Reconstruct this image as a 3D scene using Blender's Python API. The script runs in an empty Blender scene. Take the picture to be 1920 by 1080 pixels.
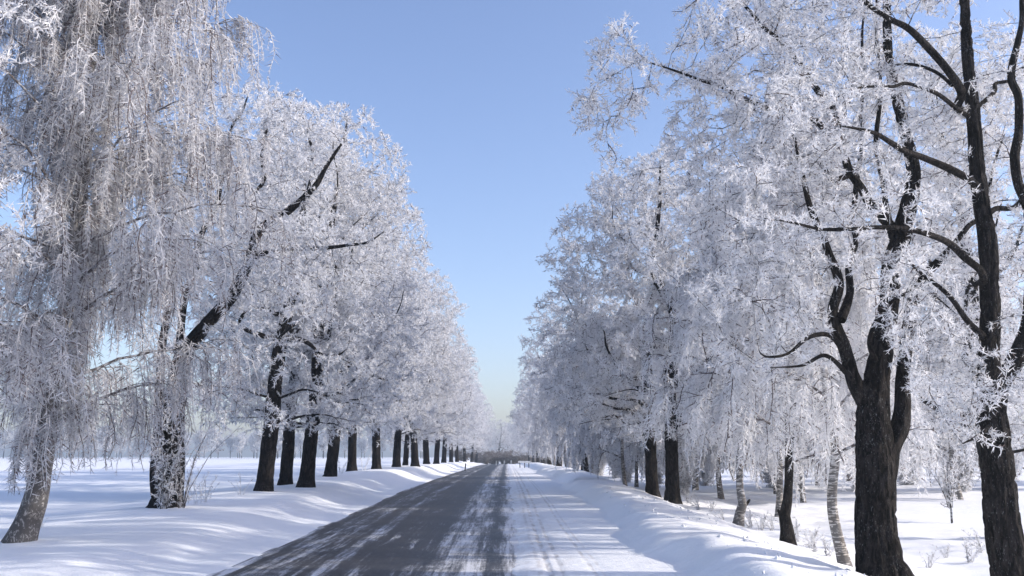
import bpy, math, random
import numpy as np
from mathutils import Vector, Matrix, Euler

# ------------------------------------------------------------------ camera, sky, sun, exposure
scene = bpy.context.scene
CAM_Z = 1.7
FPX = 1750.0                      # focal length in pixels of the 1920 px wide photograph
PITCH = math.atan((862 - 540) / FPX)
YAW = -math.atan(10 / FPX)
cam_data = bpy.data.cameras.new('camera')
cam_data.sensor_width = 36.0
cam_data.lens = 36.0 * FPX / 1920.0
cam_data.clip_end = 5000
cam = bpy.data.objects.new('camera', cam_data)
scene.collection.objects.link(cam)
cam.location = (0, 0, CAM_Z)
cam.rotation_euler = Euler((math.pi / 2 + PITCH, 0, YAW), 'XYZ')
scene.camera = cam

SUN_EL = math.radians(25)
SUN_AHEAD = math.radians(-4)     # the sun stands to the right, a little behind the camera
SUN_DIR = Vector((math.cos(SUN_EL) * math.cos(SUN_AHEAD), math.cos(SUN_EL) * math.sin(SUN_AHEAD), math.sin(SUN_EL)))
world = bpy.data.worlds.new('World')
scene.world = world
world.use_nodes = True
wn = world.node_tree
bg = wn.nodes['Background']
sky = wn.nodes.new('ShaderNodeTexSky')
sky.sky_type = 'NISHITA'
sky.sun_disc = False
sky.sun_elevation = SUN_EL
sky.sun_rotation = math.pi / 2 - SUN_AHEAD
sky.altitude = 100
sky.air_density = 1.0
sky.dust_density = 1.6
sky.ozone_density = 1.6
tint = wn.nodes.new('ShaderNodeMix'); tint.data_type = 'RGBA'; tint.blend_type = 'MULTIPLY'   # clear frosty air: a little bluer
tint.inputs[0].default_value = 1.0
tint.inputs[7].default_value = (1.0, .962, 1.08, 1)
wn.links.new(sky.outputs[0], tint.inputs[6])
wn.links.new(tint.outputs[2], bg.inputs[0])
bg.inputs[1].default_value = 0.126

sun_data = bpy.data.lights.new('sun', 'SUN')
sun_data.energy = 2.6
sun_data.angle = math.radians(0.9)
sun_data.color = (1.0, 0.92, 0.82)
sun = bpy.data.objects.new('sun', sun_data)
scene.collection.objects.link(sun)
sun.rotation_euler = SUN_DIR.to_track_quat('Z', 'Y').to_euler()
sun.location = SUN_DIR * 60

scene.view_settings.view_transform = 'Standard'
scene.view_settings.look = 'None'
scene.view_settings.gamma = 1.0
scene.view_settings.exposure = 0.92
scene.render.engine = 'CYCLES'
scene.cycles.max_bounces = 10
scene.cycles.diffuse_bounces = 8
scene.cycles.transmission_bounces = 4
scene.cycles.glossy_bounces = 2
scene.cycles.transparent_max_bounces = 4
scene.cycles.volume_bounces = 0
scene.cycles.caustics_reflective = False
scene.cycles.caustics_refractive = False

COL = scene.collection
RNG = np.random.default_rng(7)

def unproject(px, py, depth):
    """world point at distance `depth` along +Y seen at a pixel of the 1920x1080 photograph"""
    v = Vector(((px - 960) / FPX, -(py - 540) / FPX, -1.0))
    d = cam.rotation_euler.to_matrix() @ v
    t = depth / d.y
    return np.array([d.x * t, depth, CAM_Z + d.z * t])

# ------------------------------------------------------------------ noise
_perm = np.random.default_rng(3).random((256, 256))
def vnoise(x, y):
    x = np.asarray(x, float); y = np.asarray(y, float)
    xi = np.floor(x).astype(int); yi = np.floor(y).astype(int)
    fx = x - xi; fy = y - yi
    fx = fx * fx * (3 - 2 * fx); fy = fy * fy * (3 - 2 * fy)
    a = _perm[xi & 255, yi & 255]; b = _perm[(xi + 1) & 255, yi & 255]
    c = _perm[xi & 255, (yi + 1) & 255]; d = _perm[(xi + 1) & 255, (yi + 1) & 255]
    return (a * (1 - fx) + b * fx) * (1 - fy) + (c * (1 - fx) + d * fx) * fy * 1.0 - 0.5
def fbm(x, y, o=3):
    s = 0; a = 1
    for k in range(o):
        s = s + a * vnoise(x * 2 ** k + 17 * k, y * 2 ** k + 31 * k); a *= 0.5
    return s
def sstep(t, a, b):
    t = np.clip((t - a) / (b - a), 0, 1)
    return t * t * (3 - 2 * t)

# ------------------------------------------------------------------ terrain
_ry = np.arange(-100, 1200, 0.5)
_rz = np.interp(_ry, [-100, 0, 8, 14, 28.6, 51, 80, 125, 160, 220, 350, 1200],
                [-0.4, -0.12, -0.08, 0.0, 0.42, 0.86, 1.06, 1.15, 1.08, 0.7, 0.4, 0.4])
_k = np.hanning(25); _k /= _k.sum()
_rz = np.convolve(np.pad(_rz, 12, mode='edge'), _k, mode='valid')
def verge_z(y):
    return np.interp(y, _ry, _rz)
_rr = np.interp(_ry, [-100, 0, 8, 14, 24, 41, 60, 85, 130, 165, 200, 260, 1200], [-.4, -.12, -.08, 0, .15, .42, .55, .64, .80, .86, .78, .4, .4])
_rr = np.convolve(np.pad(_rr, 12, mode='edge'), _k, mode='valid')
def road_z(y):
    return np.interp(y, _ry, _rr)
ROAD_L, ROAD_R = -4.35, 0.17
def edge_l(y): return ROAD_L + 0.10 * fbm(y * 0.35, 3.1) + 0.05 * vnoise(y * 2.1, 9.0)
def edge_r(y): return ROAD_R + 0.10 * fbm(y * 0.3, 7.7) + 0.10 * vnoise(y * 1.9, 1.0) + .08 * vnoise(y * 5.1, 2.0)
def ground_z(x, y):
    x, y = np.broadcast_arrays(np.asarray(x, float), np.asarray(y, float))
    r = road_z(y)
    u = edge_l(y) - x
    v = x - edge_r(y)
    # left: shoulder, bank, field
    bank = 0.03 * sstep(u, 0, .3) + (.20 + verge_z(y) - r) * sstep(u + .5 * fbm(y * .16, 2.2), .3, 2.3)
    field = -0.12 + np.interp(y, [-100, 0, 30, 60, 150, 400, 1200], [.0, .05, .48, .86, 1.35, 2.4, 5.0])
    t = sstep(u + .8 * fbm(y * .12, 5.5), 3.4, 8.5)
    zl = (r + bank) * (1 - t) + field * t
    zl = zl + sstep(u, .2, 1.2) * (.10 * fbm(x * .33, y * .22, 2) + .035 * fbm(x * .5 + y * .15, y * 1.3, 3))
    # right: snow covered lane, ploughed ridge, bank, low ground
    rid = 2.65 + 1.0 * vnoise(y * .125, 11.3) + .55 * vnoise(y * .45, 4.0) + .2 * vnoise(y * 1.3, 8.0)
    w = x - rid
    lump = vnoise(y * .8, x * .5 + 3.3) + .6 * vnoise(y * 1.9 + 5, x * 1.3)
    ridge = (.24 + .07 * lump) * sstep(w, 0, .75) + .05 * sstep(w, 0, .3)
    far_drop = np.interp(y, [14, 28], [0, 1])
    off = np.interp(x, [0, 3.6, 4.6, 5.5, 6.3, 9, 20, 45, 700], [0, 0, -.10, -.34, -.60, -.92, -.85, -.5, .3]) - .20 * far_drop * np.exp(-((x - 5.4) / .9) ** 2)
    off = off + (verge_z(y) - r) * sstep(x, 2.6, 5.2)
    zr = r + .03 * sstep(v, 0, .3) + ridge + off
    zr = zr + sstep(w, -.2, .8) * (.10 * fbm(x * .4 + 9, y * .3, 2) + .075 * fbm(x * 1.5, y * 1.3, 4))
    zr = zr + .012 * fbm(x * .8, y * 1.6, 2) * sstep(v, .1, .6)
    for tx, dep in ((.62, .022), (.80, .018), (1.28, .014), (1.42, .010)):
        cx = tx + .10 * vnoise(y * .07, tx * 9) + .05
        zr = zr - dep * np.exp(-((x - cx) / .045) ** 2) * (.6 + .8 * (vnoise(y * .8, tx * 7) + .3))
    far = sstep(y, 290, 430) * sstep(np.abs(x), 30, 110)
    z = np.where(u > 0, zl, np.where(v > 0, zr, r - .025))
    return z * (1 - far) + far * (.9 * field + .1 * z) * (1 - .25 * sstep(x, -20, 20))

# ------------------------------------------------------------------ mesh helpers
def mesh_np(name, verts, faces, mat, smooth=True, uv=None):
    """faces: (N,3) or (N,4) int array"""
    me = bpy.data.meshes.new(name)
    verts = np.asarray(verts, np.float32); faces = np.asarray(faces, np.int32)
    n, k = faces.shape
    me.vertices.add(len(verts)); me.vertices.foreach_set('co', verts.ravel())
    me.loops.add(n * k); me.loops.foreach_set('vertex_index', faces.ravel())
    me.polygons.add(n)
    me.polygons.foreach_set('loop_start', np.arange(0, n * k, k, dtype=np.int32))
    me.polygons.foreach_set('use_smooth', np.full(n, smooth))
    me.update(calc_edges=True)
    if mat is not None: me.materials.append(mat)
    return me
def obj(name, me, parent=None, loc=None):
    o = bpy.data.objects.new(name, me)
    COL.objects.link(o)
    if parent is not None: o.parent = parent
    if loc is not None: o.location = loc
    return o
def tag(o, label=None, cat=None, group=None, kind=None):
    if label: o['label'] = label
    if cat: o['category'] = cat
    if group: o['group'] = group
    if kind: o['kind'] = kind
    return o
def empty(name, loc):
    o = bpy.data.objects.new(name, None)
    o.empty_display_size = .2
    COL.objects.link(o)
    o.location = loc
    return o
def copy_tree(root, loc, rz=0.0, sc=1.0, tilt=(0, 0), name=None):
    c = root.copy(); COL.objects.link(c)
    if name: c.name = name
    c.location = loc; c.rotation_mode = 'ZYX'; c.rotation_euler = (tilt[0], tilt[1], rz); c.scale = (sc, sc, sc) if np.isscalar(sc) else sc
    for ch in root.children:
        d = ch.copy(); COL.objects.link(d); d.parent = c
    return c

# ------------------------------------------------------------------ materials
def new_mat(name):
    m = bpy.data.materials.new(name); m.use_nodes = True
    nt = m.node_tree; nt.nodes.clear()
    return m, nt
class NT:
    def __init__(s, nt): s.nt = nt
    def n(s, t, **kw):
        nd = s.nt.nodes.new(t)
        for k, v in kw.items():
            if k.startswith('i_'):
                nd.inputs[k[2:].replace('_', ' ')].default_value = v
            else: setattr(nd, k, v)
        return nd
    def l(s, a, b): s.nt.links.new(a, b)
    def math(s, op, a, b=None, c=None, clamp=False):
        nd = s.nt.nodes.new('ShaderNodeMath'); nd.operation = op; nd.use_clamp = clamp
        for i, v in enumerate((a, b, c)):
            if v is None: continue
            if isinstance(v, (int, float)): nd.inputs[i].default_value = v
            else: s.l(v, nd.inputs[i])
        return nd.outputs[0]
    def smooth(s, v, a, b, lo=0.0, hi=1.0):
        nd = s.nt.nodes.new('ShaderNodeMapRange'); nd.interpolation_type = 'SMOOTHSTEP'
        s.l(v, nd.inputs['Value'])
        nd.inputs['From Min'].default_value = a; nd.inputs['From Max'].default_value = b
        nd.inputs['To Min'].default_value = lo; nd.inputs['To Max'].default_value = hi
        return nd.outputs[0]
    def noise(s, vec, scale, detail=3, rough=.55, dist=0.0, dims='3D'):
        nd = s.nt.nodes.new('ShaderNodeTexNoise'); nd.noise_dimensions = dims
        s.l(vec, nd.inputs['Vector'])
        nd.inputs['Scale'].default_value = scale; nd.inputs['Detail'].default_value = detail
        nd.inputs['Roughness'].default_value = rough; nd.inputs['Distortion'].default_value = dist
        return nd.outputs['Fac']
    def mapping(s, vec, scale=(1, 1, 1), rot=(0, 0, 0), loc=(0, 0, 0)):
        nd = s.nt.nodes.new('ShaderNodeMapping')
        s.l(vec, nd.inputs[0]); nd.inputs['Scale'].default_value = scale
        nd.inputs['Rotation'].default_value = rot; nd.inputs['Location'].default_value = loc
        return nd.outputs[0]
    def mix(s, f, a, b):
        nd = s.nt.nodes.new('ShaderNodeMix'); nd.data_type = 'RGBA'
        if isinstance(f, (int, float)): nd.inputs[0].default_value = f
        else: s.l(f, nd.inputs[0])
        for i, v in ((6, a), (7, b)):
            if isinstance(v, tuple): nd.inputs[i].default_value = v + (1,) if len(v) == 3 else v
            else: s.l(v, nd.inputs[i])
        return nd.outputs[2]
    def bump(s, h, strength, dist):
        nd = s.nt.nodes.new('ShaderNodeBump')
        s.l(h, nd.inputs['Height']); nd.inputs['Strength'].default_value = strength; nd.inputs['Distance'].default_value = dist
        return nd.outputs[0]
    def principled(s, col, rough=.8, normal=None, spec=.3):
        p = s.nt.nodes.new('ShaderNodeBsdfPrincipled')
        if isinstance(col, tuple): p.inputs['Base Color'].default_value = col + (1,)
        else: s.l(col, p.inputs['Base Color'])
        if isinstance(rough, (int, float)): p.inputs['Roughness'].default_value = rough
        else: s.l(rough, p.inputs['Roughness'])
        p.inputs['Specular IOR Level'].default_value = spec
        if normal is not None: s.l(normal, p.inputs['Normal'])
        o = s.nt.nodes.new('ShaderNodeOutputMaterial')
        s.l(p.outputs[0], o.inputs[0])
        return p

def mat_snow():
    m, nt = new_mat('snow'); N = NT(nt)
    co = N.n('ShaderNodeTexCoord').outputs['Object']
    sx = N.n('ShaderNodeSeparateXYZ'); N.l(co, sx.inputs[0])
    h1 = N.noise(N.mapping(co, (1.0, 2.6, 1)), 2.2, 4, .55)
    h2 = N.noise(co, 28, 3, .6)
    h = N.math('ADD', N.math('MULTIPLY', h1, .06), N.math('MULTIPLY', h2, .013))
    # dirty wheel traces on the snow covered lane
    wob = N.noise(N.mapping(co, (.0, .07, 0)), 1.0, 1)
    xx = N.math('ADD', sx.outputs[0], N.math('MULTIPLY', N.math('SUBTRACT', wob, .5), .3))
    br = N.noise(N.mapping(co, (3, .8, 1)), 2.0, 3)
    dirt = None
    for c, w, a in ((.50, .05, .55), (.66, .06, .8), (.86, .05, .7), (1.32, .035, .55), (1.45, .03, .35)):
        d = N.math('ABSOLUTE', N.math('SUBTRACT', xx, c))
        g = N.smooth(d, w * .3, w * 1.5, a, 0.0)
        dirt = g if dirt is None else N.math('MAXIMUM', dirt, g)
    edge = N.smooth(N.math('ABSOLUTE', N.math('SUBTRACT', sx.outputs[0], .55)), .1, .9, .32, 0)
    dirt = N.math('MAXIMUM', dirt, edge)
    dirt = N.math('MULTIPLY', dirt, N.smooth(br, .3, .65))
    near = N.smooth(sx.outputs[1], 60, 110, 1, .3)
    dirt = N.math('MULTIPLY', dirt, near)
    cv = N.noise(co, .9, 3)
    base = N.mix(N.smooth(cv, .3, .7), (.87, .89, .91), (.91, .92, .94))
    col = N.mix(N.math('MULTIPLY', dirt, .8), base, (.34, .30, .26))
    p = N.principled(col, .65, N.bump(h, .75, 1.0), .25)
    return m
def mat_road():
    m, nt = new_mat('asphalt_with_drifting_snow'); N = NT(nt)
    co = N.n('ShaderNodeTexCoord').outputs['Object']
    sx = N.n('ShaderNodeSeparateXYZ'); N.l(co, sx.inputs[0])
    wn_ = N.noise(co, .35, 3, .6)
    x = N.math('ADD', sx.outputs[0], N.math('MULTIPLY', N.math('SUBTRACT', wn_, .5), .55))
    # snow lying between the wheel tracks
    def band(c, w, a, soft=1.6):
        return N.smooth(N.math('ABSOLUTE', N.math('SUBTRACT', x, c)), w * .5, w * soft, a, 0)
    s = N.math('MAXIMUM', band(-2.85, .10, .40, 2.6), band(-.85, .36, .52, 1.9))
    s = N.math('MAXIMUM', s, band(-3.65, .28, .28, 2.2))
    s = N.math('MAXIMUM', s, N.smooth(x, -4.0, -4.6, 0, .75))
    s = N.math('MAXIMUM', s, N.smooth(x, -.40, .30, 0, .95))
    # snow snakes blown across the road by the wind, two directions
    v1 = N.mapping(co, (4.2, .30, 1), (0, 0, math.radians(27)))
    sn1 = N.noise(v1, 1.1, 7, .72, .25)
    v2 = N.mapping(co, (5.0, .12, 1), (0, 0, math.radians(-4)), (3.3, 1.2, 0))
    sn2 = N.noise(v2, 1.0, 7, .70, .2)
    big = N.noise(N.mapping(co, (.5, 1, 1)), .33, 2)
    snk = N.math('ADD', N.smooth(sn1, .44, .78, 0, .75), N.smooth(sn2, .44, .78, 0, .60))
    snk = N.math('MULTIPLY', snk, N.smooth(big, .3, .62, .35, 1.0))
    snk = N.math('MULTIPLY', snk, N.smooth(sx.outputs[1], 14, 40, 1.1, .6))
    film = N.smooth(N.noise(N.mapping(co, (.8, 1.6, 1)), 1.1, 4, .6), .35, .75, 0.0, .16)
    s = N.math('ADD', N.math('ADD', s, snk), film)
    lng = N.noise(N.mapping(co, (7, .22, 1)), 1.0, 4, .6)
    s = N.math('MULTIPLY', s, N.smooth(lng, .25, .7, .55, 1.25))
    # broken by the grain of the asphalt
    gr = N.noise(co, 65, 2, .7)
    gr2 = N.noise(co, 17, 3, .65)
    g = N.math('ADD', N.math('MULTIPLY', N.math('SUBTRACT', gr, .5), 1.0), N.math('MULTIPLY', N.math('SUBTRACT', gr2, .5), .8))
    scr = N.noise(N.mapping(co, (26, 1.3, 1), (0, 0, math.radians(3))), 1.0, 4, .7)
    g = N.math('ADD', g, N.math('MULTIPLY', N.math('SUBTRACT', scr, .5), .9))
    cov = N.math('ADD', s, g)
    cov = N.smooth(cov, .23, 1.05, 0, .95)
    asp = N.mix(N.smooth(gr2, .3, .7), (.010, .012, .016), (.034, .035, .040))
    asp = N.mix(N.smooth(N.noise(co, .5, 3), .4, .7, 0, .35), asp, (.075, .066, .060))
    col = N.mix(cov, asp, (.72, .73, .76))
    rough = N.smooth(cov, 0, .6, .5, .8)
    hgt = N.math('ADD', N.math('MULTIPLY', gr, .004), N.math('MULTIPLY', cov, .004))
    N.principled(col, rough, N.bump(hgt, .8, 1.0), .35)
    return m
def mat_bark():
    m, nt = new_mat('dark_furrowed_bark'); N = NT(nt)
    co = N.n('ShaderNodeTexCoord').outputs['Object']
    f = N.noise(N.mapping(co, (1, 1, .30)), 15, 5, .68, .6)
    f2 = N.noise(N.mapping(co, (1, 1, .4)), 60, 2, .6)
    col = N.mix(N.smooth(f, .40, .66), (.004, .0035, .0035), (.034, .029, .027))
    rime = N.noise(N.mapping(co, (1, 1, .3)), 62, 4, .72)
    big = N.noise(co, 2.3, 2)
    r = N.smooth(N.math('ADD', rime, N.math('MULTIPLY', N.math('SUBTRACT', big, .5), .25)), .58, .80, 0, .50)
    col = N.mix(r, col, (.58, .60, .63))
    h = N.math('ADD', N.math('MULTIPLY', f, .05), N.math('MULTIPLY', f2, .008))
    N.principled(col, .92, N.bump(h, 1.0, 1.4), .12)
    return m
def mat_branch():
    m, nt = new_mat('rimed_branch_bark'); N = NT(nt)
    co = N.n('ShaderNodeTexCoord').outputs['Object']
    rime = N.noise(co, 13, 3, .65)
    col = N.mix(N.smooth(rime, .46, .62, 0, .8), (.022, .019, .019), (.6, .62, .65))
    N.principled(col, .9, None, .15)
    return m
def mat_pale_branch():
    m, nt = new_mat('pale_rimed_birch_branch'); N = NT(nt)
    co = N.n('ShaderNodeTexCoord').outputs['Object']
    rime = N.noise(co, 11, 3, .65)
    col = N.mix(N.smooth(rime, .42, .62, 0, .75), (.10, .085, .08), (.6, .61, .63))
    N.principled(col, .9, None, .15)
    return m
def mat_birch(old=False):
    m, nt = new_mat('old_birch_bark' if old else 'birch_bark'); N = NT(nt)
    co = N.n('ShaderNodeTexCoord').outputs['Object']
    sx = N.n('ShaderNodeSeparateXYZ'); N.l(co, sx.inputs[0])
    d = N.noise(N.mapping(co, (1.3, 1.3, .8) if old else (1, 1, 5.0)), 13 if old else 6.0, 5, .74 if old else .6, .4)
    low = N.smooth(sx.outputs[2], .2, 4.5, .15 if old else .15, 0.06 if old else .02)
    crack = N.smooth(N.math('ADD', d, low), .55, .63)
    tone = N.noise(co, 3, 3)
    base = N.mix(N.smooth(tone, .3, .7), *(((.30, .28, .26), (.46, .45, .44)) if old else ((.46, .42, .37), (.64, .63, .62))))
    col = N.mix(N.math('MULTIPLY', crack, .8), base, (.035, .031, .030))
    N.principled(col, .75, N.bump(N.math('SUBTRACT', d, N.math('MULTIPLY', crack, .3)), .6, .04), .2)
    return m
def mat_frost(name, dark_share, lo, hi, dark=(.13, .105, .10), transl=.42):
    m, nt = new_mat(name); N = NT(nt)
    ri = N.n('ShaderNodeNewGeometry').outputs['Random Per Island']
    cr = N.n('ShaderNodeValToRGB'); N.l(ri, cr.inputs[0])
    e = cr.color_ramp.elements
    e[0].position = 0; e[0].color = dark + (1,)
    e[1].position = 1; e[1].color = hi + (1,)
    a = cr.color_ramp.elements.new(dark_share); a.color = dark + (1,)
    b = cr.color_ramp.elements.new(min(dark_share + .05, .97)); b.color = lo + (1,)
    di = N.n('ShaderNodeBsdfDiffuse'); tr = N.n('ShaderNodeBsdfTranslucent'); mx = N.n('ShaderNodeMixShader')
    N.l(cr.outputs[0], di.inputs[0]); N.l(cr.outputs[0], tr.inputs[0])
    mx.inputs[0].default_value = transl
    N.l(di.outputs[0], mx.inputs[1]); N.l(tr.outputs[0], mx.inputs[2])
    o = N.n('ShaderNodeOutputMaterial'); N.l(mx.outputs[0], o.inputs[0])
    return m
def mat_plain(name, col, rough=.8):
    m, nt = new_mat(name); N = NT(nt)
    co = N.n('ShaderNodeTexCoord').outputs['Object']
    f = N.noise(co, 9, 3)
    c = N.mix(N.smooth(f, .3, .7), tuple(v * .8 for v in col), tuple(min(1, v * 1.1) for v in col))
    N.principled(c, rough)
    return m
SNOW = mat_snow(); ROAD = mat_road(); BARK = mat_bark(); BRANCH = mat_branch(); BIRCH = mat_birch(); OLD_BIRCH = mat_birch(True); PALE_BRANCH = mat_pale_branch()
FROST = mat_frost('hoarfrost_on_twigs', .07, (.72, .73, .75), (.91, .91, .92), transl=.40)
FROST_BIRCH = mat_frost('thin_hoarfrost_on_birch_twigs', .14, (.60, .60, .62), (.83, .83, .84), (.19, .155, .15))
FROST_PALE = mat_frost('thick_hoarfrost_on_birch_twigs', .06, (.72, .73, .75), (.91, .91, .92))
FROST_BROWN = mat_frost('brown_twigs_with_a_little_frost', .45, (.38, .35, .34), (.62, .60, .59), (.16, .12, .10))

# ------------------------------------------------------------------ ground, road
def grid_mesh(name, xs, ys, zf, mat):
    X, Y = np.meshgrid(xs, ys)
    Z = zf(X, Y)
    v = np.stack([X.ravel(), Y.ravel(), Z.ravel()], 1)
    nx, ny = len(xs), len(ys)
    i = (np.arange(ny - 1)[:, None] * nx + np.arange(nx - 1)[None, :]).ravel()
    f = np.stack([i, i + 1, i + nx + 1, i + nx], 1)
    return mesh_np(name, v, f, mat)
ys = np.concatenate([np.arange(-60, 8, 4.0), np.arange(8, 42, .14), np.arange(42, 82, .4), np.arange(82, 200, 2.0), np.geomspace(200, 1500, 40)])
xs = np.concatenate([-np.geomspace(900, 12, 34), np.arange(-11.6, -4.7, .2), np.arange(-4.7, -4.0, .07), np.arange(-4.0, 0.0, .8),
                     np.arange(0, 1.7, .05), np.arange(1.7, 7.0, .12), np.arange(7.0, 12, .3), np.geomspace(12, 900, 34)])
ground = tag(obj('ground', grid_mesh('ground', xs, ys, ground_z, SNOW)), kind='structure')
rxs = np.array([-4.9, -4.4, -3.6, -2.4, -1.2, 0, .35])
road = tag(obj('road', grid_mesh('road', rxs, ys[ys < 330], lambda x, y: road_z(y) - .004 + 0 * x, ROAD)), kind='structure')

# ------------------------------------------------------------------ tubes
def frames(P):
    T = np.gradient(P, axis=0); T /= np.linalg.norm(T, axis=1, keepdims=True) + 1e-9
    ref = np.tile(np.array([1.0, 0, 0]), (len(P), 1))
    ref[np.abs(T[:, 0]) > .9] = (0, 1, 0)
    if abs(T[:, 0]).max() > .9: ref[:] = (0, 1, 0) if abs(T[:, 1]).max() < .9 else (.577, .577, .577)
    B = np.cross(T, ref); B /= np.linalg.norm(B, axis=1, keepdims=True) + 1e-9
    Nn = np.cross(B, T)
    return Nn, B
def resample(P, R, step):
    P = np.asarray(P, float); R = np.asarray(R, float)
    n = len(P); out = []; ro = []
    for i in range(n - 1):
        p0 = P[max(i - 1, 0)]; p1 = P[i]; p2 = P[i + 1]; p3 = P[min(i + 2, n - 1)]
        k = max(1, int(round(np.linalg.norm(p2 - p1) / step)))
        t = (np.arange(k) / k)[:, None]
        out.append(.5 * (2 * p1 + (p2 - p0) * t + (2 * p0 - 5 * p1 + 4 * p2 - p3) * t ** 2 + (3 * p1 - p0 - 3 * p2 + p3) * t ** 3))
        ro.append(R[i] + (R[i + 1] - R[i]) * t[:, 0])
    out.append(P[-1:]); ro.append(R[-1:])
    return np.concatenate(out), np.concatenate(ro)
def tube(P, R, ns, bark=0.0, flare=0.0, seed=0, plates=0.0):
    """closed-tip tube, quads; bark = relative depth of vertical furrows"""
    P = np.asarray(P, float); R = np.asarray(R, float)
    Nn, B = frames(P)
    a = np.arange(ns) / ns * 2 * math.pi
    rr = np.repeat(R[:, None], ns, 1)
    s = np.concatenate([[0], np.cumsum(np.linalg.norm(np.diff(P, axis=0), axis=1))])
    if bark:
        A, S = np.meshgrid(a, s)
        cx = np.cos(A) * 2.6 + seed * 5.1; cy = np.sin(A) * 2.6
        rid = np.abs(vnoise(cx * 1.9 + .25 * S, cy * 1.9 + S * 1.1)) * 2
        rid2 = vnoise(cx * 4.5, cy * 4.5 + S * 2.3)
        lump = vnoise(cx * .5, cy * .5 + S * .8)
        rr = rr * (1 + bark * (1.3 * rid - .5) + bark * .5 * rid2 + .16 * lump)
    if plates:
        A, S = np.meshgrid(a, s)
        u = A * R.mean() / .062 + .9 * vnoise(A * 3 + seed, S * 1.6) 
        g = np.abs(vnoise(u, S / .19 + .5 * vnoise(u * .7, S * 3))) * 2 + .5 * np.abs(vnoise(u * 2.1 + 7, S / .10))
        rr = rr + plates * (np.clip(g * 2.2, 0, 1) - .6)
    if flare:
        A, S = np.meshgrid(a, s)
        lobes = 1 + .5 * vnoise(np.cos(A) * 1.6 + seed, np.sin(A) * 1.6 + 3.3)
        rr = rr * (1 + flare * lobes * np.exp(-S / .28))
    V = P[:, None, :] + rr[:, :, None] * (np.cos(a)[None, :, None] * Nn[:, None, :] + np.sin(a)[None, :, None] * B[:, None, :])
    n = len(P)
    i = np.arange(n - 1)[:, None] * ns + np.arange(ns)[None, :]
    j = np.arange(n - 1)[:, None] * ns + (np.arange(ns)[None, :] + 1) % ns
    F = np.stack([i, j, j + ns, i + ns], 2).reshape(-1, 4)
    V = V.reshape(-1, 3)
    V = np.concatenate([V, P[-1:] + (P[-1:] - P[-2:-1]) * .3])
    tip = len(V) - 1
    k = (n - 1) * ns + np.arange(ns); k2 = (n - 1) * ns + (np.arange(ns) + 1) % ns
    F = np.concatenate([F, np.stack([k, k2, np.full(ns, tip), np.full(ns, tip)], 1)])
    return V, F
def tri(F):
    if F.shape[1] == 3: return F
    a = F[:, [0, 1, 2]]; b = F[:, [0, 2, 3]]
    b = b[b[:, 1] != b[:, 2]]
    return np.concatenate([a, b])
class Acc:
    def __init__(s): s.v = []; s.f = []; s.n = 0
    def add(s, V, F):
        s.v.append(V); s.f.append(tri(np.asarray(F)) + s.n); s.n += len(V)
    def mesh(s, name, mat, smooth=True):
        return mesh_np(name, np.concatenate(s.v), np.concatenate(s.f), mat, smooth)

# ------------------------------------------------------------------ frost spray templates (z axis = twig)
def norm(v): return v / (np.linalg.norm(v, axis=-1, keepdims=True) + 1e-9)
def needles(P, Dr, Ls, Ws, rng):
    """thin frost needles: one narrow face each, own island"""
    n = len(P)
    sd = norm(np.cross(Dr, rng.normal(size=(n, 3))))
    w = (Ws * .5)[:, None]
    b = P + Dr * Ls[:, None] * .12
    V = np.stack([b + sd * w, b - sd * w, P + Dr * Ls[:, None]], 1).reshape(-1, 3)
    return V, np.arange(3 * n).reshape(n, 3)
def spray_template(rng, L=.4, w=.02, ntw=12, sub=1, droop=0.0, wav=.12):
    A = Acc()
    n = 3
    t = np.linspace(0, 1, n + 1)
    ph = rng.random(2) * 6
    P = np.stack([wav * L * np.sin(t * 5 + ph[0]) - wav * L * math.sin(ph[0]), wav * L * np.sin(t * 4 + ph[1]) - wav * L * math.sin(ph[1]), t * L], 1)
    A.add(*tube(P, np.linspace(w * .5, w * .3, n + 1), 3))
    tt = .06 + .93 * (np.arange(ntw) + rng.random(ntw)) / ntw
    Q = np.stack([np.interp(tt, t, P[:, k]) for k in range(3)], 1)
    az = rng.random(ntw) * 6.283
    D = norm(np.stack([np.cos(az), np.sin(az), .3 + 1.0 * rng.random(ntw)], 1))
    l = L * (.16 + .32 * rng.random(ntw)) * (1.15 - .5 * tt)
    A.add(*needles(Q, D, l, w * (.8 + .5 * rng.random(ntw)), rng))
    for k in range(sub):
        q = Q + D * (l * (.15 + .6 * rng.random(ntw)))[:, None]
        A.add(*needles(q, norm(D + .8 * rng.normal(size=D.shape)), l * (.4 + .35 * rng.random(ntw)), w * (.7 + .4 * rng.random(ntw)), rng))
    return np.concatenate(A.v), np.concatenate(A.f)
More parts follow.
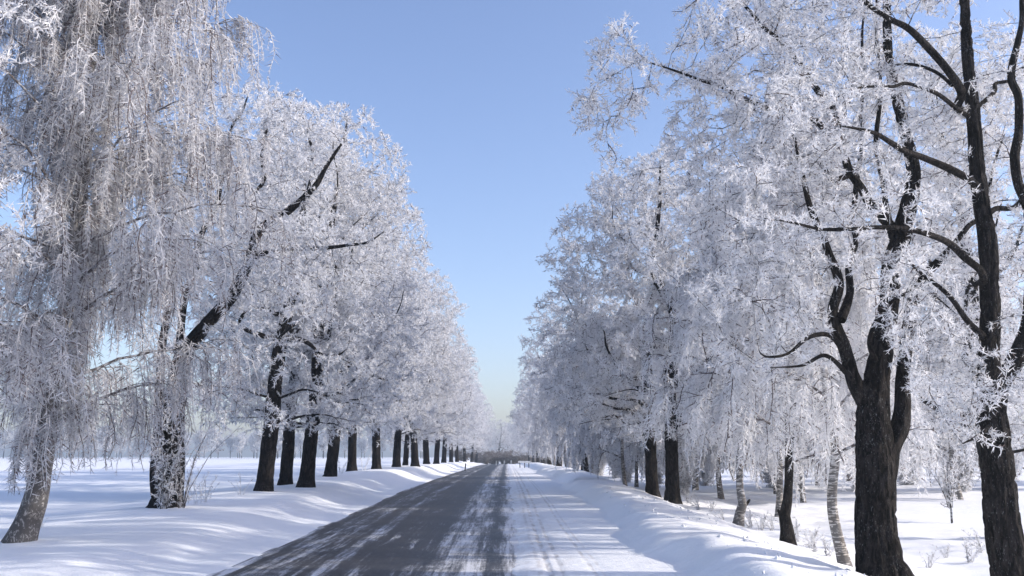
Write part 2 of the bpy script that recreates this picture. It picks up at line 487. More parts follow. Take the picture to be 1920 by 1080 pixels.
def strand_template(rng, L=1.8, w=.016, ntw=26, nseg=5):
    """hanging birch strand: leaves its branch outwards (+x) and falls along -z"""
    A = Acc()
    t = np.linspace(0, 1, nseg + 1)
    out = .10 + .22 * rng.random()
    ph = rng.random(2) * 6
    P = np.stack([out * L * (1 - np.exp(-4 * t)) + .05 * L * np.sin(7 * t + ph[0]) * t, .06 * L * np.sin(6 * t + ph[1]) * t, -L * (t ** 1.15) + .05 * L * np.sin(np.minimum(t * 8, math.pi))], 1)
    A.add(*tube(P, np.linspace(w * .55, w * .32, nseg + 1), 3))
    ntw = ntw * 2
    tt = .04 + .95 * (np.arange(ntw) + rng.random(ntw)) / ntw
    Q = np.stack([np.interp(tt, t, P[:, k]) for k in range(3)], 1)
    az = rng.random(ntw) * 6.283
    D = norm(np.stack([.8 * np.cos(az), .8 * np.sin(az), -.9 + .7 * rng.random(ntw)], 1))
    l = .06 + .20 * rng.random(ntw) * (1.2 - .6 * tt)
    A.add(*needles(Q, D, l, w * (.75 + .5 * rng.random(ntw)), rng))
    return np.concatenate(A.v), np.concatenate(A.f)
def stamp(acc, tmpls, pos, M, rng):
    """place template meshes: pos (N,3), M (N,3,3)"""
    which = rng.integers(0, len(tmpls), len(pos))
    for k, (V, F) in enumerate(tmpls):
        sel = np.where(which == k)[0]
        if not len(sel): continue
        W = np.einsum('nij,vj->nvi', M[sel], V) + pos[sel][:, None, :]
        off = (np.arange(len(sel)) * len(V))[:, None, None]
        acc.add(W.reshape(-1, 3), (F[None] + off).reshape(-1, 3))
def basis_z(d, rng):
    """matrices whose z axis is d, random roll"""
    d = norm(d); r = norm(np.cross(d, rng.normal(size=d.shape))); u = np.cross(d, r)
    return np.stack([r, u, d], 2)

# ------------------------------------------------------------------ branching
def colonize(P0, par0, A, D, di, dk, iters, rng, up=.05, wig=.22):
    pos = [np.array(p) for p in P0]; par = list(par0)
    Pn = np.array(P0)
    d2 = np.full(len(A), 1e9); near = np.zeros(len(A), int)
    def upd(idx0, Q):
        nonlocal d2, near
        for c in range(0, len(Q), 400):
            q = Q[c:c + 400]
            dd = ((A[:, None, :] - q[None]) ** 2).sum(2)
            j = dd.argmin(1); m = dd[np.arange(len(A)), j]
            b = m < d2
            d2[b] = m[b]; near[b] = idx0 + c + j[b]
    upd(0, Pn)
    alive = d2 > dk * dk
    hist = {}
    for it in range(iters):
        act = alive & (d2 < di * di)
        if not act.any():
            if not alive.any(): break
            act = alive & (d2 <= d2[alive].min() * 1.3)
        idx = near[act]; dirs = norm(A[act] - Pn[idx])
        un, inv = np.unique(idx, return_inverse=True)
        S = np.zeros((len(un), 3)); np.add.at(S, inv, dirs)
        S = norm(S) + wig * rng.normal(size=S.shape) + np.array([0, 0, up])
        S = norm(S)
        keep = []
        for k, u in enumerate(un):
            c = hist.get(u, 0)
            if c < 3: keep.append(k); hist[u] = c + 1
            else: alive[act & (near == u)] = False
        if not keep: continue
        keep = np.array(keep)
        Q = Pn[un[keep]] + D * S[keep]
        i0 = len(Pn)
        par.extend(un[keep].tolist())
        Pn = np.concatenate([Pn, Q])
        upd(i0, Q)
        alive &= d2 > dk * dk
    return Pn, np.array(par)
def pipe_radius(Pn, par, tip, expo):
    n = len(Pn)
    acc = np.zeros(n); kids = np.zeros(n, int)
    for i in range(n - 1, -1, -1):
        if kids[i] == 0: acc[i] = tip ** expo
        if par[i] >= 0:
            acc[par[i]] += acc[i]; kids[par[i]] += 1
    return acc ** (1 / expo), kids
def in_ellipsoids(n, ells, rng, hollow=.35):
    """ells: list of (centre, radii, weight)"""
    out = []
    w = np.array([e[2] for e in ells], float); w /= w.sum()
    for (c, r, _), k in zip(ells, rng.multinomial(n, w)):
        d = norm(rng.normal(size=(k, 3)))
        rho = hollow + (1 - hollow) * rng.random(k) ** .55
        out.append(np.array(c) + d * rho[:, None] * np.array(r))
    return np.concatenate(out)

def bare_front(base, boxes):
    """limbs stand bare on the road side: boxes of (x0, y0, x1, y1, local depth behind which twigs grow)"""
    def f(P):
        x, y = project(P, base)
        m = np.zeros(len(P), bool)
        for x0, y0, x1, y1, dep in boxes: m |= (x > x0) & (x < x1) & (y > y0) & (y < y1) & (P[:, 1] < dep)
        return m
    return f
def broadleaf(name, base, trunk, limbs, ells, seed, natt, mats=(BARK, BRANCH, FROST), D=.24, di=1.5, dk=.5,
              tip=.006, spray=(.42, .024, 11, 1), per=1.6, trunk_tufts=0, tuft_from=2.2, low=2.0, gap=.0, fine=True, up=.04, rmax_spray=.035, clump=.35, bare=None, cut=1.0):
    """trunk: (points, radii) local; limbs: list of (points, radii) local, first point on the trunk or another limb."""
    rng = np.random.default_rng(seed)
    root = empty(name, base)
    st = .06 if fine else .11
    TP, TR = resample(*trunk, st)
    V, F = tube(TP, TR, 88 if fine else 40, bark=.10, flare=.46, seed=seed % 17, plates=.038 if fine else .034)
    obj('trunk', mesh_np('trunk', V, F, mats[0]), root)
    # skeleton nodes along trunk and limbs
    P0 = []; par0 = []; rad0 = []
    tp, tr = resample(*trunk, D)
    for i in range(len(tp)):
        P0.append(tp[i]); par0.append(i - 1); rad0.append(tr[i])
    for lp, lr in limbs:
        lp = np.asarray(lp, float)
        lp, lr = resample(lp, lr, .45)
        lr = lr * np.linspace(.95, .62, len(lr)); lr[-1] = min(lr[-1], .007)
        if len(lp) > 3:          # crooked growth
            kn = rng.normal(size=lp.shape) * np.where(lr[:, None] > .085, .014, np.minimum(.05, .02 + lr[:, None] * .4))
            kn[0] = 0
            lp = lp + kn
        V, F = tube(*resample(lp, lr, st * 1.2), 26 if fine else 9, bark=.26, seed=(seed + len(P0)) % 17)
        obj('limb', mesh_np('limb', V, F, mats[0]), root)
        q, qr = resample(lp, lr, D)
        arr = np.array(P0); j = int(((arr - q[0]) ** 2).sum(1).argmin())
        for i in range(1, len(q)):
            P0.append(q[i]); par0.append(j if i == 1 else len(P0) - 2); rad0.append(qr[i])
    n0 = len(P0)
    A = in_ellipsoids(int(natt * 1.5), ells, rng)
    if clump:
        g = vnoise(A[:, 0] * .9 + seed, A[:, 1] * .9 + A[:, 2] * 1.1) + .5 * vnoise(A[:, 0] * 2.1, A[:, 2] * 2.1 + seed + A[:, 1])
        A = A[g > np.quantile(g, clump)]
    A = A[A[:, 2] > low][:natt]
    if bare is not None: A = A[~bare(A)]
    first = next((i for i in range(n0) if P0[i][2] > low * .9), 0)
    Pn, par = colonize(P0, par0, A, D, di, dk, 90, rng, up=up)
    rad, kids = pipe_radius(Pn, par, tip, 2.25)
    rad[:n0] = np.maximum(np.array(rad0), np.minimum(rad[:n0], np.array(rad0)))
    for i in range(n0, len(Pn)):
        rad[i] = min(rad[i], rad[par[i]] * .8 if par[i] < n0 else rad[par[i]])
    # chains of the grown branches
    ch = [[] for _ in range(len(Pn))]
    for i in range(n0, len(Pn)): ch[par[i]].append(i)
    acc = Acc()
    starts = []
    for i in range(len(Pn)):
        c = sorted(ch[i], key=lambda k: -rad[k])
        for k in (c if i < n0 else c[1:]): starts.append((i, k))
    for a, b in starts:
        idx = [a, b]
        while ch[idx[-1]]:
            idx.append(max(ch[idx[-1]], key=lambda k: rad[k]))
        R = rad[idx].copy(); R[0] = R[1]
        ns = 7 if R[0] > .04 else (5 if R[0] > .018 else 3)
        acc.add(*tube(Pn[idx], R, ns))
    if acc.n: 
        ob = obj('branches', acc.mesh('branches', mats[1]), root); ob['kind'] = 'stuff'
    # frost sprays on all thin wood
    thin = np.where((rad < rmax_spray) & (par >= 0))[0]
    dirb = norm(Pn[thin] - Pn[par[thin]])
    w = np.where(kids[thin] == 0, 2.2, 1.0) * per
    cnt = np.floor(w + rng.random(len(thin))).astype(int)
    ii = np.repeat(np.arange(len(thin)), cnt)
    pos = Pn[thin][ii] - dirb[ii] * D * rng.random((len(ii), 1))
    dd = dirb[ii] * .75 + .75 * rng.normal(size=(len(ii), 3)) + np.array([0, 0, -.08])
    M = basis_z(dd, rng) * (.6 + .65 * rng.random(len(ii)))[:, None, None]
    if bare is not None:
        kp = ~bare(pos) | (rng.random(len(pos)) > cut)
        pos = pos[kp]; M = M[kp]
    L, wd, ntw, sub = spray
    T = [spray_template(rng, L, wd, ntw, sub) for _ in range(10)]
    fa = Acc()
    stamp(fa, T, pos, M, rng)
    # epicormic tufts on the trunk and limbs
    if trunk_tufts:
        cand = np.array([i for i in range(n0) if P0[i][2] > tuft_from and rad0[i] > .05])
        pick = rng.choice(cand, trunk_tufts)
        az = rng.random(trunk_tufts) * 6.283
        out = np.stack([np.cos(az), np.sin(az), .25 + .5 * rng.normal(size=trunk_tufts)], 1)
        pp = np.array(P0)[pick] + norm(out * [1, 1, 0]) * np.array(rad0)[pick][:, None] * .9
        M = basis_z(out + .3 * rng.normal(size=out.shape), rng) * (.6 + .8 * rng.random(trunk_tufts))[:, None, None]
        stamp(fa, T, pp, M, rng)
    o = obj('crown', fa.mesh('crown', mats[2]), root); o['kind'] = 'stuff'
    return root

def birch(name, base, trunk, seed, height, reach, nprim, nstr, strand=(1.9, .016, 26), low=2.2, mats=(BIRCH, PALE_BRANCH, FROST_BIRCH), fine=True, inner=0, minz=.7):
    rng = np.random.default_rng(seed)
    root = empty(name, base)
    st = .07 if fine else .2
    TP, TR = resample(*trunk, st)
    V, F = tube(TP, TR, 28 if fine else 10, bark=.09, flare=.25, seed=seed % 13)
    obj('trunk', mesh_np('trunk', V, F, mats[0]), root)
    acc = Acc(); hp = []; hd = []
    zs = TP[:, 2]
    ztop = zs.max()
    ga = rng.random() * 6
    for i in range(nprim):
        f = (i + .6 * rng.random()) / nprim
        z = low + (ztop - low) * f ** .9
        k = int(np.abs(zs - z).argmin())
        ga += 2.4 + .5 * rng.normal()
        Lh = reach * (1.05 - .72 * f ** 1.5) * (.7 + .45 * rng.random())
        el = math.radians(28 + 34 * f + 8 * rng.normal())
        az = np.array([math.cos(ga), math.sin(ga), 0])
        n = 10; t = np.linspace(0, 1, n + 1)[:, None]
        side = np.array([-az[1], az[0], 0])
        horiz = Lh * t
        rise = Lh * (math.tan(el) * (t - .62 * t ** 2.2))
        P = TP[k] + az * horiz + np.array([0, 0, 1]) * rise + side * (.10 * Lh * np.sin(t * 4 + rng.random() * 6)) * t
        P = P + rng.normal(size=P.shape) * .02 * Lh * t
        r0 = min(TR[k] * .42, .034)
        acc.add(*tube(P, np.linspace(r0, .006, n + 1), 6 if fine else 4))
        for j in range(1, n + 1):
            hp.append(P[j]); hd.append(az + .4 * rng.normal(size=3))
        for s in range(7):
            q = 2 + int(rng.random() * (n - 2)); sg = 1 if s % 2 else -1
            d = norm(az * .7 + side * sg * (.5 + .5 * rng.random()) + np.array([0, 0, .30 + .3 * rng.normal()]))
            l = Lh * (.22 + .25 * rng.random())
            m = 6; tt = np.linspace(0, 1, m + 1)[:, None]
            Q = P[q] + d * l * tt + np.array([0, 0, -1]) * l * .45 * tt ** 2 + rng.normal(size=(m + 1, 3)) * .02 * l * tt
            acc.add(*tube(Q, np.linspace(.014, .005, m + 1), 3))
            for j in range(1, m + 1):
                hp.append(Q[j]); hd.append(d + .4 * rng.normal(size=3))
    for i in range(inner):          # short twigs straight from the trunk
        k = int(np.abs(zs - (low + (ztop * .8 - low) * rng.random())).argmin())
        a_ = rng.random() * 6.283; d = np.array([math.cos(a_), math.sin(a_), .25])
        l = .3 + .5 * rng.random()
        Q = TP[k] + d * l * np.linspace(0, 1, 4)[:, None] + rng.normal(size=(4, 3)) * .02
        acc.add(*tube(Q, np.linspace(.010, .004, 4), 3))
        for j in (1, 2, 3):
            hp.append(Q[j]); hd.append(d)
    ob = obj('branches', acc.mesh('branches', mats[1]), root); ob['kind'] = 'stuff'
    hp = np.array(hp); hd = np.array(hd); hd[:, 2] = 0; hd = norm(hd)
    ii = rng.integers(0, len(hp), nstr)
    pos = hp[ii] + rng.normal(size=(nstr, 3)) * .05
    L, w, ntw = strand
    T = [strand_template(rng, L, w, ntw) for _ in range(14)]
    sc = .45 + .75 * rng.random(nstr)
    # no strand reaches below minz
    sc = np.minimum(sc, np.maximum((pos[:, 2] - minz + .5 * rng.random(nstr)) / L, .12))
    d = hd[ii]; z = np.zeros_like(d); z[:, 2] = 1; s = np.cross(z, d)
    tl = rng.normal(size=(nstr, 2)) * .05
    M = np.stack([d, s, z + np.concatenate([tl, np.zeros((nstr, 1))], 1)], 2)
    M = M * sc[:, None, None]
    fa = Acc(); stamp(fa, T, pos, M, rng)
    o = obj('crown', fa.mesh('crown', mats[2]), root); o['kind'] = 'stuff'
    return root

def project(P, base):
    W = np.asarray(P) + base - np.array([0, 0, CAM_Z])
    R = np.array(cam.rotation_euler.to_matrix())
    c = W @ R
    return 960 - FPX * c[:, 0] / c[:, 2], 540 + FPX * c[:, 1] / c[:, 2]
def px_line(pts, depth, base):
    """(px, py, extra depth) list -> local points"""
    return np.array([unproject(p[0], p[1], depth + (p[2] if len(p) > 2 else 0)) - base for p in pts])
def on_ground(x, y, sink=.05):
    return np.array([x, y, float(ground_z(x, y)) - sink])
def base_at(px, depth, sink=.06):
    x = unproject(px, 862, depth)[0]
    return on_ground(x, depth, sink)
def shift_to(pts, z0=0.0):
    pts = np.array(pts); pts[:, 2] -= pts[0, 2] - z0
    return pts

# ------------------------------------------------------------------ big trees on the right verge
RB = base_at(1643, 14.1)
k = 14.1 / FPX            # metres per photo pixel at that distance
tr = px_line([(1643, 1075), (1643, 1000), (1643, 900), (1640, 820), (1638, 760), (1646, 700), (1658, 630, .1), (1668, 560, .2), (1672, 500, .3), (1690, 440, .4),
              (1712, 340, .5), (1706, 285, .6), (1693, 230, .6), (1678, 170, .7), (1665, 100, .8), (1662, 0, .9), (1655, -140, 1.0), (1660, -280, 1.0)], 14.1, RB)
tr[0] = 0
trR = np.array([36, 34, 32, 31, 27, 20, 18, 17, 17, 17, 12, 11, 10, 9, 8, 6, 4, 2]) * k
limbs = [
 (px_line([(1630, 765), (1605, 720, -.05), (1585, 660, -.15), (1576, 590, -.3), (1568, 530, -.4), (1552, 470, -.5), (1535, 420, -.6), (1512, 330, -.9), (1490, 250, -1.2), (1470, 180, -1.5)], 14.1, RB), np.array([18, 16, 13, 12, 11, 10, 9, 6, 4, 2]) * k),
 (px_line([(1577, 600, -.3), (1592, 548, -.1), (1598, 450, .2), (1600, 380, .4), (1612, 250, .7), (1620, 100, 1.0), (1610, -60, 1.2)], 14.1, RB), np.array([9, 8, 6, 6, 5, 4, 2]) * k),
 (px_line([(1657, 900, .05), (1668, 850, .05), (1681, 808, .1), (1692, 770, .1), (1695, 720, .15), (1699, 650, .2), (1707, 575, .3), (1728, 540, .4), (1757, 500, .5), (1785, 464, .6), (1818, 428, .8), (1850, 370, 1.1), (1880, 250, 1.6)], 14.1, RB), np.array([21, 21, 19, 15, 14, 13, 12, 11, 10, 9, 7, 5, 3]) * k),
 (px_line([(1690, 445, .4), (1640, 395, .2), (1611, 352, .0), (1582, 280, -.3), (1558, 205, -.5), (1505, 135, -.8), (1467, 86, -1.0), (1404, 20, -1.3), (1340, -40, -1.6)], 14.1, RB), np.array([12, 10, 9, 8.5, 8, 7, 6, 4, 2]) * k),
 (px_line([(1600, 325, -.1), (1560, 335, -.4), (1540, 312, -.6), (1515, 300, -.8), (1470, 320, -1.1), (1420, 330, -1.3)], 14.1, RB), np.array([6, 6, 5, 4, 3, 1.5]) * k),
 (px_line([(1575, 262, -.3), (1520, 232, -.7), (1471, 212, -1.0), (1409, 192, -1.2), (1352, 166, -1.5), (1316, 150, -1.7), (1250, 132, -1.9), (1200, 115, -2.0)], 14.1, RB), np.array([7, 6, 5.5, 5, 4.5, 4, 2.5, 1.4]) * k),
 (px_line([(1580, 655, -.2), (1552, 628, -.6), (1512, 635, -.9), (1480, 658, -1.1), (1440, 672, -1.3), (1418, 660, -1.4)], 14.1, RB), np.array([6, 5, 4.5, 3.5, 2.5, 1]) * k),
 (px_line([(1588, 700, -.1), (1545, 668, -.5), (1500, 680, -.8), (1445, 688, -1.0)], 14.1, RB), np.array([5, 4.5, 3.5, 1]) * k),
 (px_line([(1680, 470, .3), (1655, 380, .5), (1647, 300, .7), (1647, 200, .9), (1645, 60, 1.2), (1640, -80, 1.4)], 14.1, RB), np.array([8, 6, 6, 5, 4, 2]) * k),
 (px_line([(1650, 690, .0), (1632, 640, -.3), (1648, 590, -.5), (1690, 555, -.7), (1740, 545, -.9), (1790, 590, -1.1)], 14.1, RB), np.array([6, 5, 4, 4, 3, 1.5]) * k),
]
ells = [((-1.6, -1.0, 5.2), (2.4, 2.2, 1.4), 2.2), ((-2.6, -1.3, 7.0), (2.0, 1.8, 1.5), 2.2), ((-.3, 0, 7.8), (2.4, 2.2, 2.4), 1.8), ((.9, .6, 6.0), (1.6, 1.6, 1.7), .8),
        ((-1.3, -.8, 3.55), (1.5, 1.5, .8), .75), ((0, .5, 10.2), (2.8, 2.8, 1.8), 1.3), ((-1.2, .2, 6.4), (2.6, 2.4, 1.6), 1.2), ((.55, -.7, 3.5), (.8, .7, .55), .3), ((.7, 2.3, 7.4), (2.2, 1.2, 2.6), 1.3)]
r1 = broadleaf('roadside_tree', RB, (tr, trR), limbs, ells, 11, 1600, bare=bare_front(RB, [(1540, 540, 1760, 860, 1.2), (1500, 200, 1760, 540, .9), (1560, -100, 1760, 200, .9), (1400, 600, 1560, 900, .5)]), cut=.62, D=.2, di=1.3, dk=.36, spray=(.32, .0155, 21, 2), per=2.0, low=2.4, clump=.30, tip=.0055)
tag(r1, 'big dark many-stemmed frosted tree on the right bank, its whole trunk in view', 'tree', 'tall frosted trees along the right side')

RB2 = base_at(1888, 13.2)
k = 13.2 / FPX
tr = px_line([(1888, 1120), (1882, 1000), (1872, 900), (1864, 810), (1856, 740), (1855, 650), (1856, 560, .1), (1851, 450, .1), (1840, 380, .2), (1830, 300, .3), (1825, 220, .3),
              (1815, 120, .4), (1808, 0, .5), (1800, -120, .6), (1800, -260, .7)], 13.2, RB2)
tr[0] = 0
trR = np.array([33, 30, 28, 27, 21, 17, 16, 15, 14, 13, 12, 9.5, 8, 5, 2]) * k
limbs = [
 (px_line([(1866, 770), (1880, 715, .1), (1900, 680, .2), (1926, 610, .3), (1938, 500, .5), (1928, 390, .6), (1908, 310, .6), (1906, 180, .7), (1909, 0, .8), (1915, -150, .9)], 13.2, RB2), np.array([19, 18, 17, 16, 14, 13, 12, 10, 8, 4]) * k),
 (px_line([(1822, 215, .3), (1804, 204, .2), (1771, 130, -.1), (1725, 69, -.4), (1669, 37, -.8), (1628, 0, -1.1), (1580, -50, -1.4)], 13.2, RB2), np.array([9, 9, 9, 8, 7, 6, 3]) * k),
 (px_line([(1822, 222, .3), (1753, 171, -.2), (1702, 157, -.5), (1646, 162, -.9), (1600, 170, -1.2), (1560, 185, -1.4)], 13.2, RB2), np.array([5, 4.5, 4, 3.5, 2.5, 1]) * k),
 (px_line([(1785, 160, .0), (1753, 132, .3), (1693, 121, .7), (1632, 134, 1.1), (1590, 150, 1.4)], 13.2, RB2), np.array([4, 4, 3.5, 2.5, 1]) * k),
 (px_line([(1836, 355, .2), (1785, 319, -.2), (1730, 296, -.5), (1669, 273, -.9), (1623, 250, -1.2), (1570, 235, -1.5)], 13.2, RB2), np.array([8, 7.5, 7, 6, 5, 2]) * k),
 (px_line([(1846, 535, .1), (1808, 486, -.3), (1785, 454, -.5), (1739, 436, -.8), (1693, 426, -1.0), (1600, 430, -1.4), (1540, 434, -1.6), (1490, 420, -1.8), (1430, 410, -2.0)], 13.2, RB2), np.array([7, 7, 6.5, 6, 5.5, 5, 4, 2.5, 1]) * k),
 (px_line([(1828, 205, .3), (1860, 178, .5), (1896, 148, .9), (1940, 120, 1.2)], 13.2, RB2), np.array([5, 5, 4, 3]) * k),
 (px_line([(1845, 410, .2), (1875, 392, .3), (1920, 372, .6), (1980, 300, 1.0)], 13.2, RB2), np.array([6, 6, 5, 3]) * k),
 (px_line([(1855, 640, .0), (1815, 600, -.3), (1770, 555, -.5), (1720, 510, -.8), (1690, 470, -1.0)], 13.2, RB2), np.array([7, 6, 5, 4, 1.5]) * k),
 (px_line([(1862, 790, 0), (1835, 825, -.5), (1800, 835, -.7)], 13.2, RB2), np.array([5, 4, 1.5]) * k),
]
ells = [((-1.5, -.8, 6.9), (2.2, 1.8, 1.5), 1.5), ((-.6, 0, 8.6), (2.6, 2.2, 1.8), 1.2), ((1.2, .8, 6.0), (1.8, 1.8, 2.2), .8), ((-1.9, -1.1, 5.0), (1.5, 1.2, .8), .8),
        ((-1.0, -.6, 3.6), (.9, .8, .75), .6), ((.5, -.3, 3.6), (.9, .9, 1.0), .4), ((.0, 2.2, 7.2), (2.4, 1.2, 2.6), 1.9)]
r2 = broadleaf('roadside_tree', RB2, (tr, trR), limbs, ells, 23, 1150, bare=bare_front(RB2, [(1760, -50, 1960, 540, .9), (1600, -50, 1760, 330, .3), (1790, 540, 1960, 660, .8), (1600, 390, 1800, 470, .2)]), cut=.55, D=.2, di=1.3, dk=.36, spray=(.32, .0155, 21, 2), per=1.9, low=2.3, clump=.3, tip=.0055)
tag(r2, 'dark frosted tree at the right edge of the picture, its foot cut off', 'tree', 'tall frosted trees along the right side')

# ------------------------------------------------------------------ prototypes of the row trees
def generic_limbs(rng, H, R0, fork, nl, spread, lean=(0, 0)):
    zt = [0, fork * .5, fork, H * .5, H * .65, H * .82, H * .95]
    pts = []; wob = rng.normal(size=(7, 2)) * .16
    for i, z in enumerate(zt):
        pts.append((lean[0] * z / H * 2 + wob[i, 0] * (i > 2) * 1.4, lean[1] * z / H + wob[i, 1] * (i > 2) * 1.4, z))
    pts[0] = (0, 0, 0)
    rad = np.array([1, .93, .86, .6, .42, .24, .08]) * R0
    trunk = (np.array(pts), rad)
    limbs = []
    az = rng.random() * 6.28
    tp, tr_ = resample(*trunk, .2)
    for i in range(nl):
        f = i / max(nl - 1, 1)
        z0 = fork * (.85 + .2 * rng.random()) + (H * .62 - fork) * f
        j = int(np.abs(tp[:, 2] - z0).argmin())
        az += 2.4 + .35 * rng.normal()
        d = np.array([math.cos(az), math.sin(az)])
        L = spread * (.88 - .35 * f) * (.7 + .35 * rng.random())
        rise = (H - z0) * (.36 + .3 * rng.random()) * (.55 + .45 * f)
        n = 6; t = np.linspace(0, 1, n)
        bend = rng.normal() * .5
        P = np.stack([tp[j, 0] + d[0] * L * t ** .85 - d[1] * bend * np.sin(t * 3) , tp[j, 1] + d[1] * L * t ** .85 + d[0] * bend * np.sin(t * 3), tp[j, 2] + rise * (t ** 1.1 - .18 * np.sin(t * math.pi * 1.4))], 1)
        P[1:] += rng.normal(size=(n - 1, 3)) * .14
        limbs.append((P, np.linspace(min(tr_[j] * .62, R0 * .5), .018, n)))
    for i in range(4):                # low drooping limbs
        z0 = 2.1 + .5 * i * (.6 + .5 * rng.random())
        j = int(np.abs(tp[:, 2] - z0).argmin())
        az += 1.75 + .4 * rng.normal()
        d = np.array([math.cos(az), math.sin(az)]); L = spread * (.6 + .3 * rng.random()); t = np.linspace(0, 1, 6)
        P = np.stack([tp[j, 0] + d[0] * L * t, tp[j, 1] + d[1] * L * t, tp[j, 2] + 1.1 * t - 1.0 * t ** 2.2], 1)
        limbs.append((P, np.linspace(.055, .012, 6)))
    return trunk, limbs
GB = 'row of frosted trees along the left side'
protos = {}
def row_proto(key, name, base, seed, H, R0, fork, nl, spread, ells, label, group, natt=1350, extra=None, lean=(.5, 0), tufts=90, spray=(.44, .026, 20, 2), per=1.55, low=1.75):
    rng = np.random.default_rng(seed)
    trunk, limbs = generic_limbs(rng, H, R0, fork, nl, spread, lean)
    if extra: limbs += extra
    o = broadleaf(name, base, trunk, limbs, ells, seed, natt, D=.28, di=1.7, dk=.50, spray=spray, per=per, trunk_tufts=tufts, low=low, fine=False, clump=.22, rmax_spray=.05, cut=.75,
                  bare=lambda P: (P[:, 2] < H * .42) & (P[:, 2] > 3.0) & (P[:, 1] < -.3) & (np.abs(P[:, 0] - .3) < 1.3))
    protos[key] = o
    tag(o, label, 'tree', group)
    return o
def row_ells(H, s=1.0, dx=.0):
    return [((dx, 0, H * .64), (4.4 * s, 4.4 * s, H * .36), 3.0), ((dx + .3, 0, H * .40), (4.9 * s, 4.6 * s, H * .22), 1.6), ((dx, 0, H * .84), (3.0 * s, 3.0 * s, H * .17), .8), ((dx + .2, .2, H * .235), (4.3 * s, 4.2 * s, 1.7), 1.3)]
b = base_at(497, 31)
e1 = [(px_line([(516, 655), (525, 640, -.6), (500, 632, -1.2), (455, 620, -1.8), (452, 600, -2.0), (470, 575, -2.2), (500, 562, -2.4)], 31, b), np.array([.11, .10, .10, .09, .085, .07, .04])),
      (px_line([(520, 645), (560, 636, -.6), (600, 655, -1.0), (632, 672, -1.3), (650, 655, -1.5)], 31, b), np.array([.10, .09, .07, .05, .02]))]
row_proto('A', 'roadside_tree', b, 31, 13.6, .245, 4.4, 6, 4.0, row_ells(13.6), 'first thick-trunked frosted tree after the weeping birch on the left', GB, extra=e1, lean=(.45, 0))
b = base_at(575, 34)
row_proto('B', 'roadside_tree', b, 47, 14.6, .25, 3.6, 7, 4.3, row_ells(14.6), 'third thick leaning trunk of the left row, forked low', GB, lean=(.5, 0))
GR = 'tall frosted trees along the right side'
b = base_at(1222, 35)
e3 = [(px_line([(1212, 770), (1190, 752, -.8), (1150, 745, -1.4), (1110, 738, -1.9), (1075, 742, -2.2)], 35, b), np.array([.09, .08, .06, .05, .02])),
      (px_line([(1212, 785), (1175, 770, -.6), (1130, 758, -1.0), (1095, 765, -1.4)], 35, b), np.array([.08, .06, .05, .02])),
      (px_line([(1212, 790), (1180, 795, -.7), (1150, 782, -1.2), (1120, 785, -1.6)], 35, b), np.array([.06, .05, .04, .02]))]
row_proto('C', 'roadside_tree', b, 59, 12.6, .215, 4.2, 6, 3.9, row_ells(12.6, .95, -.2), 'left one of the paired dark trunks standing close together on the right bank', GR, extra=e3, lean=(-.1, 0), tufts=120)

# ------------------------------------------------------------------ old tree with basal shoots on the left
b = base_at(318, 24); k = 24 / FPX
tr = px_line([(318, 950), (321, 880), (324, 800), (330, 730), (345, 665), (390, 605), (435, 555), (465, 495), (487, 432), (545, 392), (590, 350), (612, 312), (640, 270)], 24, b); tr[0] = 0
trR = np.array([23, 21, 19, 17, 14, 11, 10, 8.5, 7.5, 6, 4.5, 3, 1.5]) * k
limbs = [
 (px_line([(318, 930, 0), (298, 935, -.2), (292, 880, -.3), (298, 800, -.4), (300, 700, -.5), (310, 600, -.6), (320, 500, -.6), (335, 400, -.5), (360, 300, -.3), (380, 180, 0)], 24, b), np.array([8, 11, 11, 10, 9, 8, 7, 6, 4, 2]) * k),
 (px_line([(335, 710, .1), (340, 600, .6), (370, 480, 1.0), (410, 360, 1.2), (430, 260, 1.5), (470, 170, 1.8)], 24, b), np.array([9, 8, 7, 6, 4, 2]) * k),
 (px_line([(470, 485, 0), (500, 470, -.3), (540, 468, -.5), (580, 468, -.7), (620, 462, -.9), (690, 455, -1.2), (720, 435, -1.4)], 24, b), np.array([6, 5.5, 5.5, 5, 4.5, 3, 1]) * k),
 (px_line([(480, 450, 0), (470, 400, .5), (490, 330, .9), (500, 240, 1.2), (505, 180, 1.4)], 24, b), np.array([5, 5, 4, 3, 1]) * k),
]
ells = [((2.3, .4, 7.0), (2.2, 2.0, 2.4), 1.6), ((1.8, .8, 9.6), (2.0, 1.8, 2.0), 1.3), ((3.6, -.4, 5.8), (1.5, 1.6, 1.5), 1.0), ((.4, .5, 8.0), (2.4, 2.4, 3.0), .9), ((2.4, 0, 4.1), (1.6, 1.8, 1.0), .6)]
o = broadleaf('roadside_tree', b, (tr, trR), limbs, ells, 71, 850, D=.25, di=1.5, dk=.45, spray=(.40, .022, 20, 2), per=1.8, low=2.6, clump=.25, trunk_tufts=60, rmax_spray=.045)
tag(o, 'leaning old tree behind the big weeping birch, with frosted shoots round its foot', 'tree', GB)

# ------------------------------------------------------------------ weeping birches
b = base_at(50, 17); k = 17 / FPX
tr = px_line([(50, 1014), (68, 930), (84, 840), (100, 750), (116, 640), (132, 520), (148, 400), (160, 300), (168, 200), (176, 80), (184, -60), (188, -200), (190, -300)], 17, b); tr[0] = 0
trR = np.array([23, 20, 18, 17, 16, 14, 12, 11, 9.5, 8, 6, 4, 2]) * k
o = birch('weeping_birch', b, (tr, trR), 5, 12, 3.6, 60, 7800, strand=(1.0, .0185, 17), low=1.9, minz=.6, mats=(OLD_BIRCH, PALE_BRANCH, FROST_BIRCH), inner=260)
tag(o, 'big weeping birch at the left edge with a leaning black and white trunk', 'birch tree', 'weeping birches with hanging frosted twigs')

